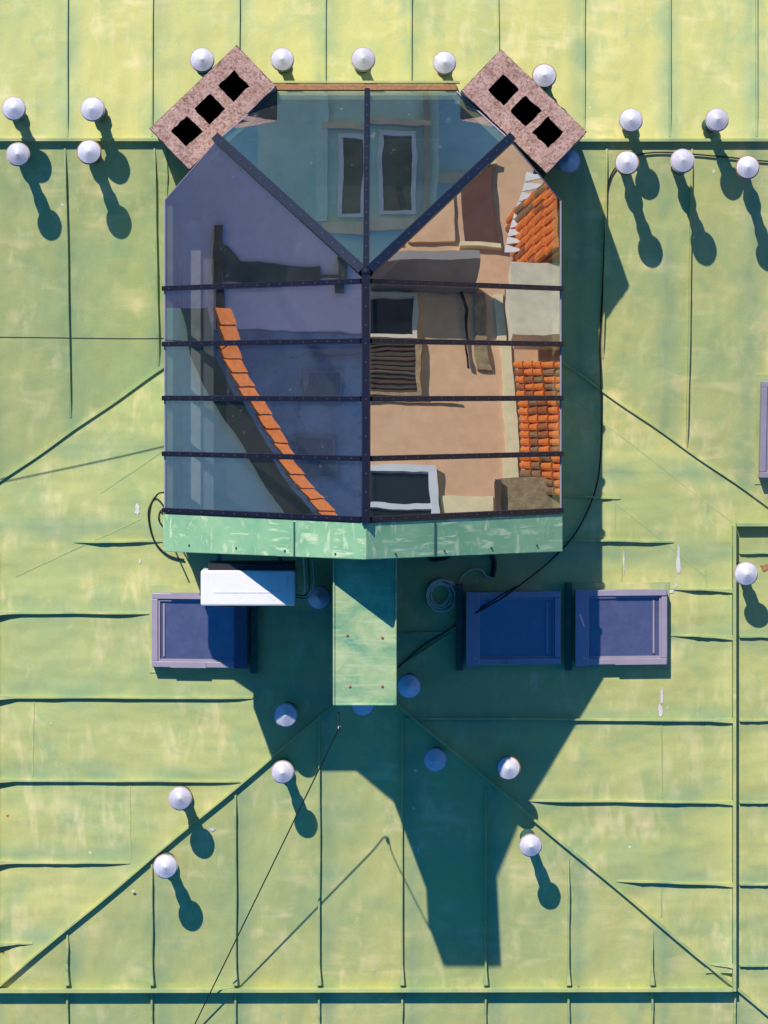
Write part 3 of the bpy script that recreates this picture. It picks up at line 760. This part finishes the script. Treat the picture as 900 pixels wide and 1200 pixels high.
# ---------------------------------------------------------------- roof windows
def roof_window(x0, x1, y0, y1, key, up_dir, label, up=16.0):
    f = FN[key]; a = lift(x0, y0, f, up); b = lift(x1, y1, f, up)
    t = thing('roof_window', ((a.x+b.x)/2, (a.y+b.y)/2, f((a.x+b.x)/2, (a.y+b.y)/2)), label, 'roof window', 'purple grey framed roof windows')
    X0, X1, Y0, Y1 = a.x, b.x, a.y, b.y
    n = Vector(NRM[key]).normalized()
    def P(x, y, h): return V(x, y, f(x, y)+h)
    def ringbox(mb, ax0, ax1, ay0, ay1, bx0, bx1, by0, by1, h0, h1, mi=0):
        for (p, q, r, s) in ((ax0, ax1, ay0, by0), (ax0, ax1, by1, ay1), (ax0, bx0, by0+.02, by1-.02), (bx1, ax1, by0+.02, by1-.02)):
            mb.prism([P(p, r, h0), P(q, r, h0), P(q, s, h0), P(p, s, h0)], (0, 0, h1-h0), mi)
    mb = MB(); ringbox(mb, X0, X1, Y0, Y1, X0+7, X1-7, Y0+7, Y1-7, -6, up); fr = mb.build('frame', M['sky_frame'], t, bevel=.8)
    mb = MB(); ringbox(mb, X0+7.2, X1-7.2, Y0+7.2, Y1-7.2, X0+9.5, X1-9.5, Y0+9.5, Y1-9.5, 2, up-2.2); mb.build('sash', M['sky_frame'], t)
    mb = MB(); mb.prism([P(X0+8, Y0+8, up-8), P(X1-8, Y0+8, up-8), P(X1-8, Y1-8, up-8), P(X0+8, Y1-8, up-8)], (0, 0, 3)); mb.build('glass_pane', M['sky_glass'], t)
    # hood at the upper side, cover strips, upstand of the flashing
    if up_dir == 'x-': h0, h1, fx0, fx1 = X0-1, X0+15, X0-12, X0-4
    elif up_dir == 'x+': h0, h1, fx0, fx1 = X1-15, X1+1, X1+4, X1+12
    else: h0 = None
    if h0 is not None:
        mb = MB(); mb.prism([P(h0, Y0-.6, up+.2), P(h1, Y0-.6, up+.2), P(h1, Y1+.6, up+.2), P(h0, Y1+.6, up+.2)], (0, 0, 3.2)); mb.build('hood', M['sky_dark'] if up_dir == 'x+' else M['sky_frame'], t, bevel=.8)
        mb = MB(); mb.prism([P(fx0, Y0-9, -3), P(fx1, Y0-9, -3), P(fx1, Y1+7, -3), P(fx0, Y1+7, -3)], (0, 0, 14)); mb.build('flashing_upstand', M['flash'], t, bevel=1)
        lo = X1-17 if up_dir == 'x-' else X0+13
        mb = MB(); mb.prism([P(lo, Y0+12.5, up-4.9), P(lo+2, Y0+12.5, up-4.9), P(lo+2, Y1-12.5, up-4.9), P(lo, Y1-12.5, up-4.9)], (0, 0, 2)); mb.build('glazing_bead', M['sky_frame'], t)
        tx = h1-5 if up_dir == 'x-' else h0+3
        if up_dir == 'x-':
            mb = MB(); mb.prism([P(tx-3, Y1-10, up+3.6), P(tx+2, Y1-10, up+3.6), P(tx+2, Y1-6.5, up+3.6), P(tx-3, Y1-6.5, up+3.6)], (0, 0, .5)); mb.build('maker_plate', M['rim'], t)
    mb = MB()
    mx = (X0+X1)/2
    for yy in (Y0-.3, Y1-6.4):
        mb.prism([P(mx-34 if up_dir != 'x-' else mx-8, yy, up+.1), P(X1-1 if up_dir == 'x-' else mx+8, yy, up+.1), P(X1-1 if up_dir == 'x-' else mx+8, yy+6.7, up+.1), P(mx-34 if up_dir != 'x-' else mx-8, yy+6.7, up+.1)], (0, 0, 1.2))
    mb.build('cover_strip', M['sky_frame'], t)
    # flashing apron on the roof
    mb = MB(); mb.prism([P(X0-4, Y0-8, .3), P(X1+4, Y0-8, .3), P(X1+4, Y1+8, .3), P(X0-4, Y1+8, .3)], (0, 0, .8)); mb.build('apron', M['seam'], t)
    return t
roof_window(178, 289, 695, 783, 'left', 'x+', 'roof window with its corner under the white air conditioner')
roof_window(547, 657, 694, 778, 'right', 'x-', 'fully shaded roof window crossed by a black cable')
roof_window(675, 782, 692, 778, 'right', 'x-', 'half sunlit roof window at the edge of the lantern\'s shadow, right of the shaded one')
roof_window(893, 1000, 447, 560, 'front', 'none', 'roof window cut by the right edge of the picture')

# ---------------------------------------------------------------- air conditioner
ZA = 186.0
a = at_z(235, 668.5, ZA); b = at_z(346, 710, ZA)
ac = thing('air_conditioner', ((a.x+b.x)/2, (a.y+b.y)/2, ZA-78), 'white air conditioner outdoor unit mounted on the gable below the left verge', 'air conditioner')
mb = MB(); mb.box(a.x, b.x, a.y, b.y, ZA-74, ZA); body = mb.build('body', M['ac'], ac, bevel=2.2)
mb = MB()
mb.sweep([V(a.x+14, b.y-15, ZA), V(b.x-14, b.y-15, ZA), V(b.x-10, b.y-19, ZA), V(b.x-10, a.y+4, ZA)], 1.0, .6); mb.build('top_rib', M['ac'], body)
mb = MB(); c = V((a.x+b.x)/2-14, b.y, ZA-37)
for r0 in (8, 16, 24, 30): mb.tube([c+V(r0*math.cos(2*math.pi*k/24), 1, r0*math.sin(2*math.pi*k/24)) for k in range(25)], .9, 6)
for k in range(8): mb.tube([c+V(4*math.cos(k*.785), .6, 4*math.sin(k*.785)), c+V(30*math.cos(k*.785), .6, 30*math.sin(k*.785))], .8, 6)
mb.build('fan_grille', M['ac_dark'], ac)
mb = MB(); mb.box(a.x+6, b.x-34, b.y+.4, b.y+3.2, ZA-76, ZA-72); mb.build('front_lip', M['ac'], ac)
for x in (a.x+14, b.x-22):
    mb = MB(); mb.box(x, x+5, 620.5, b.y+4, ZA-82, ZA-74.3); mb.box(x, x+5, 620.5, 625, ZA-120, ZA-82.3); mb.build('bracket', M['antenna'], ac)
mb = MB(); mb.box(a.x+8, b.x-2, a.y-7, a.y-.5, ZA-70, ZA-4); mb.build('coil_fins', M['ac_dark'], ac)
for k, x in enumerate((352, 357, 363)):
    q = at_z(x, 672+6*k, 140)
    mb = MB(); mb.tube(smooth_pts([V(b.x-1, b.y-14+4*k, ZA-40), V(b.x+7+3*k, b.y-12+3*k, ZA-44), V(b.x+10+5*k, b.y-22, ZA-30), V(b.x+8+5*k, 634, ZA-4), V(b.x+6+5*k, 621, ZA)]), (1.0, .7, 1.3)[k], 8); mb.build('pipe', M[('wire', 'rubber', 'pipe')[k]], ac)
patch_pts = None

# ---------------------------------------------------------------- cables and wires
def cable(name, pts, r, mat, label, cat, n=8):
    mb = MB(); mb.tube(smooth_pts(pts, n), r, 8); return tag(mb.build(name, M[mat]), label, cat)
L = lambda x, y, h=2.5: lift(x, y, z_roof, h)
cable('roof_cable', [L(960, 190), L(900, 189), L(850, 184), L(790, 179), L(755, 180), L(728, 190), L(713, 215), L(709, 270), L(706, 340), L(703, 400), L(704, 440, 4), L(705, 490), L(704, 530), L(700, 565),
                     L(690, 595), L(672, 628), L(645, 657), L(610, 685, 20), L(585, 703, 20), L(560, 717, 20), L(545, 724, 10), L(520, 742), L(495, 757), L(466, 783)], .9, 'rubber', 'long black cable down the lantern\'s right side and over the shaded roof window', 'cable')
cable('roof_cable', [L(606, 687, 19), L(588, 697, 20), L(566, 712, 19), L(551, 722, 18)], .8, 'rubber', 'short second strand of black cable across the shaded roof window', 'cable')
cable('hanging_cable', [V(197, 575, 60), L(184, 580, 8), L(174, 600, 3), L(180, 632, 3), L(196, 650, 3), L(216, 656, 3)], 1.1, 'rubber', 'black cable loop hanging from the lantern\'s left wall', 'cable')
cable('hanging_cable', [V(199, 600, 40), L(189, 598, 6), L(186, 609, 3), L(194, 621, 6), V(199, 626, 30)], .9, 'rubber', 'small inner loop of black cable beside the left wall', 'cable')
cable('hose', [V(560, 621, 20), L(577, 652, 4), L(579, 664, 3), L(577, 676, 3)], 3.0, 'rubber', 'thick black hose end curling below the right verge', 'hose')
cable('hose', [V(488, 621, 0), L(503, 652, 4), L(515, 655, 4), L(528, 648, 5), V(526, 621, 10)], 2.6, 'rubber', 'black hose loop peeping out below the right verge', 'hose')
# coil
pts = []
c = L(517, 697, 0)
for i in range(0, 6*24+1):
    an = i*2*math.pi/24; rr = 15.0+3.4*math.sin(i*.11)+1.6*math.sin(i*.37); dx = 1.3*math.sin(i*.043)
    x, y = c.x+dx+rr*math.cos(an), c.y+rr*math.sin(an)*1.02
    pts.append(V(x, y, z_roof(x, y)+1.5+3.5*(i/144)+.8*math.sin(i*.21)))
tail = [L(536, 690, 5), L(541, 676, 4), L(553, 667, 3), L(564, 668, 3), L(570, 675, 3), L(578, 677, 3)]
mb = MB(); mb.tube(pts+smooth_pts(tail, 6), 1.0, 6); tag(mb.build('wire_coil', M['wire']), 'loose coil of thin grey wire on the shaded roof right of the shaft cover', 'wire coil')
cable('antenna_wire', [V(199, 398, 84), V(150, 398.5, 90), V(0, 397, 104), V(-300, 396, 125), V(-1040, 392, 170)], .7, 'rubber', 'thin taut wire running level from the lantern\'s left eave', 'wire')
p0 = at_z(398, 852, 112); p1 = at_z(228, 1201, -54)
cable('stay_wire', [V(p0.x+1, p0.y-30, BZ-43), p0+V(0, 0, 22), p0, p0+(p1-p0)*.1, p0+(p1-p0)*.5, p1, p1+(p1-p0)*.12], .75, 'rubber', 'thin wire slanting down from under the shaft cover to the bottom edge', 'wire')
mb = MB(); p = p0+V(0, 0, 4); mb.lathe(p, [(0, -2), (2, -1.4), (2, 1.4), (0, 2)], 10); tag(mb.build('insulator', M['white_cloth']), 'tiny white insulator on the slanting wire below the shaft cover', 'insulator')

# ---------------------------------------------------------------- the neighbours mirrored in the glass
def W(o, p): pass
def tiled(mb, org, ax, ay, n, na, nb, pa, pb, mi=0):
    """rows of barrel tiles on a slope: ax across, ay down the slope"""
    for i in range(na):
        for j in range(nb):
            mi = random.choices((0, 1, 2), (7, 2, 2))[0]
            o = org+ax*(i*pa)+ay*(j*pb)+n*(1.5*random.uniform(.6, 1.2)); seg = 5
            r0, r1 = pa*.42*random.uniform(.93, 1.05), pa*.52
            A = [o+ax*(r0*math.cos(math.pi*k/seg))+n*(r0*.8*math.sin(math.pi*k/seg)+1.5) for k in range(seg+1)]
            B = [o+ay*(pb*1.18)+ax*(r1*math.cos(math.pi*k/seg))+n*(r1*.8*math.sin(math.pi*k/seg)+3.6) for k in range(seg+1)]
            for k in range(seg): mb.face((A[k], A[k+1], B[k+1], B[k]), mi)
            mb.face(B, mi); mb.face(A, mi)
# right: a tan house turned towards the sun
c30, s30 = math.cos(R(30)), math.sin(R(30))
def RH(s, out, z):   # s along the facade (towards the top), out = towards us
    u = 1000+s30*s-c30*out; v = 55+c30*s+s30*out
    return V(450+u, 455-v, z+18)
def rbox(mb, s0, s1, o0, o1, z0, z1, mi=0):
    return mb.prism([RH(s0, o0, z0), RH(s1, o0, z0), RH(s1, o1, z0), RH(s0, o1, z0)], (0, 0, z1-z0), mi)
tan = thing('tan_house', RH(0, -200, GZ), 'tan plastered house mirrored in the right glass slope', 'house')
mb = MB(); rbox(mb, -420, 480, -500, 0, GZ, 420); tw = mb.build('wall', M['ochre'], tan)
mb = MB(); rbox(mb, -440, 500, -520, 40, 420.3, 436); mb.build('roof', M['terracotta'], tan)
mb = MB(); rbox(mb, 91, 104, .3, 88, 108, 419.7); mb.build('buttress', M['stone_grey'], tan)
mb = MB(); rbox(mb, -420, 90, .3, 4, 64, 80); mb.build('plinth_band', M['cream'], tan)
def rwin(s0, s1, z0, z1, fill, mat_f='frame_white', fw=7, cross=False):
    mb = MB()
    for q in ((s0, s1, z0, z0+fw), (s0, s1, z1-fw, z1), (s0, s0+fw, z0+fw+.02, z1-fw-.02), (s1-fw, s1, z0+fw+.02, z1-fw-.02)): rbox(mb, q[0], q[1], .3, 9, q[2], q[3])
    if cross: rbox(mb, (s0+s1)/2-3, (s0+s1)/2+6, .3, 7, z0+fw+.02, z1-fw-.02)
    fr = mb.build('window', M[mat_f], tan)
    mb = MB(); rbox(mb, s0+fw+.1, s1-fw-.1, .3, 3, z0+fw+.1, z1-fw-.1); mb.build('pane', M[fill], fr)
rwin(12, 84, 192, 330, 'pane', 'wire', 6)
rwin(-80, 8, 186, 330, 'shutter', 'wood_pale', 5)
rwin(-320, -188, 178, 330, 'pane', 'frame_white', 10, True)
mb = MB(); rbox(mb, -262, -232, .3, 3, 96, 174); mb.build('light_band', M['cream'], tan)
mb = MB(); mb.tube([RH(-86, 6, 140), RH(-86, 6, 330)], 2.2, 8); mb.build('conduit', M['wood_dark'], tan)
mb = MB(); mb.tube([RH(95, 5, 128), RH(60, 5, 122), RH(10, 5, 124), RH(-36, 5, 121)], 1.6, 8); mb.build('drainpipe', M['shade'], tan)
mb = MB(); rbox(mb, -36, 90, .3, 5, 96, 112); mb.build('quoin', M['rubble'], tan)
mb = MB()
for k in range(11): rbox(mb, -74+k*7.2, -74+k*7.2+random.uniform(2, 4.5), 3.2, 3.2+random.uniform(1, 3), 192, 324)
mb.build('slats', M['wood_dark'], tan)
mb = MB(); rbox(mb, 306, 313, .3, 10, 66, 126); rbox(mb, 162, 169.5, .3, 10, 66, 126); mb.build('door_frame', M['cream'], tan)
mb = MB(); rbox(mb, 170, 305, .3, 8, 70, 118); mb.build('door', M['door'], tan)
mb = MB(); rbox(mb, 172, 300, .3, 6, 132, 200); mb.build('shutter', M['ochre'], tan)
mb = MB(); rbox(mb, 170, 215, .3, 6, 212, 240); mb.build('panel', M['red'], tan)
# stucco block, lean-to of tiles and rubble wall in front
mb = MB(); rbox(mb, -22, 96, 40, 78, GZ, 66); tag(mb.build('stucco_block', M['grey_render']), 'cream stucco wall mirrored beside the clay tiles in the right glass slope', 'wall')
lt = thing('tiled_lean_to', RH(-90, 100, GZ), 'clay tiled lean-to roof mirrored along the lower right glass edge', 'roof')
mb = MB(); rbox(mb, -236, -30, 20, 150, GZ, -40); mb.build('wall', M['cream'], lt)
mb = MB(); o = RH(-232, 12, 58); ax = (RH(1, 0, 0)-RH(0, 0, 0)); ay = (RH(-69, 120, -75)-RH(0, 0, 0)).normalized(); nn = ay.cross(ax).normalized(); nn = nn if nn.z > 0 else -nn
mb.prism([RH(-236, 12, 52), RH(-30, 12, 52), RH(-116, 150, -34), RH(-322, 150, -34)], (0, 0, 4))
tiled(mb, o, ax, ay, nn, 17, 7, 12.5, 25); mb.build('roof', [M['terracotta'], M['terracotta_dark'], M['moss']], lt)
mb = MB(); rbox(mb, -300, -237, 20, 60, GZ, 92); tag(mb.build('rubble_wall', M['rubble']), 'rough brown rubble wall mirrored at the lower right corner of the glass', 'wall')
mb = MB(); rbox(mb, -310, -243, 60.5, 68, 92.3, 101); tag(mb.build('timber_rail', M['wood_dark']), 'weathered timber rail mirrored near the lower right corner of the glass', 'rail')
lt2 = thing('tiled_porch', RH(210, 60, GZ), 'clay tiled porch with a white scalloped awning mirrored by the right chimney', 'porch')
mb = MB(); rbox(mb, 100, 225, 12, 100, GZ, -8); mb.build('wall', M['grey_render'], lt2)
mb = MB(); o = RH(108, 8, 48); mb.prism([RH(100, 8, 42), RH(225, 8, 42), RH(225, 110, -8), RH(100, 110, -8)], (0, 0, 4)); tiled(mb, o, ax, (RH(0, 102, -50)-RH(0, 0, 0)).normalized(), Vector((0, 0, 1)), 8, 5, 15, 22); mb.build('roof', [M['terracotta'], M['terracotta_dark'], M['moss']], lt2)
mb = MB()
for k in range(9):
    s0 = 140+k*15; zz = 66-k*4.5
    mb.prism([RH(s0, 30, zz), RH(s0+14, 30, zz-4), RH(s0+5, 34, zz-34)], (RH(0, 2, 0)-RH(0, 0, 0)))
mb.build('awning', M['white_cloth'], lt2)

# left: violet party wall, a lower gable with an orange tiled verge, a blue house behind it
lw = thing('violet_house', V(-700, 200, GZ), 'plain violet grey house mirrored in the left glass slope', 'house')
mb = MB(); mb.box(-1100, -650, -150, 372, GZ, 300); mb.build('wall', M['violet'], lw)
mb = MB(); mb.box(-1110, -640, -160, 372, 300.3, 312); mb.build('roof', M['terracotta'], lw)
mb = MB(); mb.prism([V(-649.7, y, z) for y, z in ((250, 97), (280, 122), (280, 236), (308, 236), (308, 97))], (4, 0, 0)); mb.build('dark_panel', M['dark_green'], lw)
mb = MB(); mb.box(-649.7, -638, 222, 372, 84, 95); mb.build('timber_post', M['wood_dark'], lw)
mb = MB(); mb.box(-649.7, -640, 266, 322, 256, 268); mb.box(-649.7, -642, 290, 294, 236.3, 255.7); mb.build('bracket', M['dark_green'], lw)
bl = thing('blue_house', V(-900, 500, GZ), 'blue grey house with shuttered windows mirrored behind the orange tiled verge', 'house')
mb = MB(); mb.box(-1200, -760, 373, 1000, GZ, 430); mb.build('wall', M['blue_plaster'], bl)
mb = MB(); mb.box(-1210, -740, 373, 1010, 430.3, 442); mb.build('roof', M['terracotta'], bl)
for y0, y1, z0, z1 in ((430, 475, 195, 262), (520, 585, 190, 250), (400, 415, 205, 300)):
    mb = MB(); mb.box(-759.7, -752, y0, y1, z0, z1); f = mb.build('window', M['blue_frame'], bl)
    mb = MB(); mb.box(-751.7, -750, y0+5, y1-5, z0+5, z1-5); mb.build('shutter', M['blue_shutter'], f)
gb = thing('gable_house', V(-525, 520, GZ), 'low gabled house with orange tiled verge mirrored in the left glass slope', 'house')
VG = [(345, 110), (410, 124), (470, 152), (530, 186), (590, 224), (640, 262), (700, 312)]
mb = MB(); mb.prism([V(-480, y, z) for y, z in [(345, GZ)]+[(y, z-48) for y, z in VG]+[(700, GZ)]], (-90, 0, 0)); mb.build('wall', M['gable'], gb)
mb = MB()
for (y0, z0), (y1, z1) in zip(VG, VG[1:]):
    mb.prism([V(-479, y0, z0-58), V(-479, y1, z1-58), V(-479, y1, z1-22), V(-479, y0, z0-22)], (9, 0, 0))
mb.build('verge_shadow_band', M['dark_green'], gb)  # dark strip painted in as the shadow below the tiled verge
mb = MB()
for (y0, z0), (y1, z1) in zip(VG, VG[1:]):
    a = V(-520, y0, z0); b = V(-520, y1, z1); k = max(2, int((b-a).length//20))
    for i in range(k):
        p = a+(b-a)*(i/k); q = a+(b-a)*((i+1.12)/k); d = (q-p).normalized(); s = Vector((1, 0, 0)); up = d.cross(s); up = up if up.z > 0 else -up
        o2 = V(40, 0, -17); mb.prism([p+o2, q+o2+up*3, q+up*3, p], V(2, 0, 4))
mb.build('verge_tiles', M['terracotta'], gb)

for o in (lw, bl, gb): o.location.z += 18*S
# back: teal house with a pair of tall windows
tl = thing('teal_house', V(400, -700, GZ), 'shaded teal house with two tall windows mirrored in the back glass', 'house')
mb = MB(); mb.box(276, 526, -1000, -645, GZ, 420); mb.build('wall', M['teal_plaster'], tl)
mb = MB(); mb.box(240, 570, -1010, -600, 420.3, 434); mb.build('roof', M['terracotta'], tl)
for x0, x1 in ((386, 424), (442, 494)):
    mb = MB()
    for q in ((x0, x1, 4, 10), (x0, x1, 122, 128), (x0, x0+6, 10.02, 121.98), (x1-6, x1, 10.02, 121.98)): mb.box(q[0], q[1], -644.7, -636, q[2], q[3])
    f = mb.build('window', M['frame_teal'], tl)
    mb = MB(); mb.box(x0+6.1, x1-6.1, -644.7, -642, 10.1, 121.9); mb.build('pane', M['curtain'], f)
mb = MB(); mb.box(365, 515, -644.7, -630, 136, 150); mb.build('cornice', M['grey_render'], tl)
mb = MB(); mb.box(365, 515, -644.7, -634, -10, -2); mb.build('sill', M['grey_render'], tl)
mb = MB(); mb.box(356, 372, -644.7, -636, -120, 134); mb.build('pilaster', M['teal_plaster'], tl)
mb = MB(); mb.box(505, 513, -644.7, -636, -120, 134); mb.build('downpipe', M['antenna'], tl)
for x0, x1, lb in ((-60, 275, 'added blue block standing in for sky, mirrored beside the left chimney'), (527, 900, 'added blue block standing in for sky, mirrored beside the right chimney')):
    an = thing('sky_block', V((x0+x1)/2, -800, GZ), lb, 'sky stand-in')  # invented block, its blue stands for sky reflected at the glass corners
    mb = MB(); mb.box(x0, x1, -1000, -720, GZ, 70); mb.build('wall', M['sky_panel'], an)
    mb = MB(); mb.box(x0-5 if x0 < 0 else x0, x1, -1005, -705, 70.3, 84); mb.build('parapet', M['grey_render'], an)
tl.location.z += 21*S
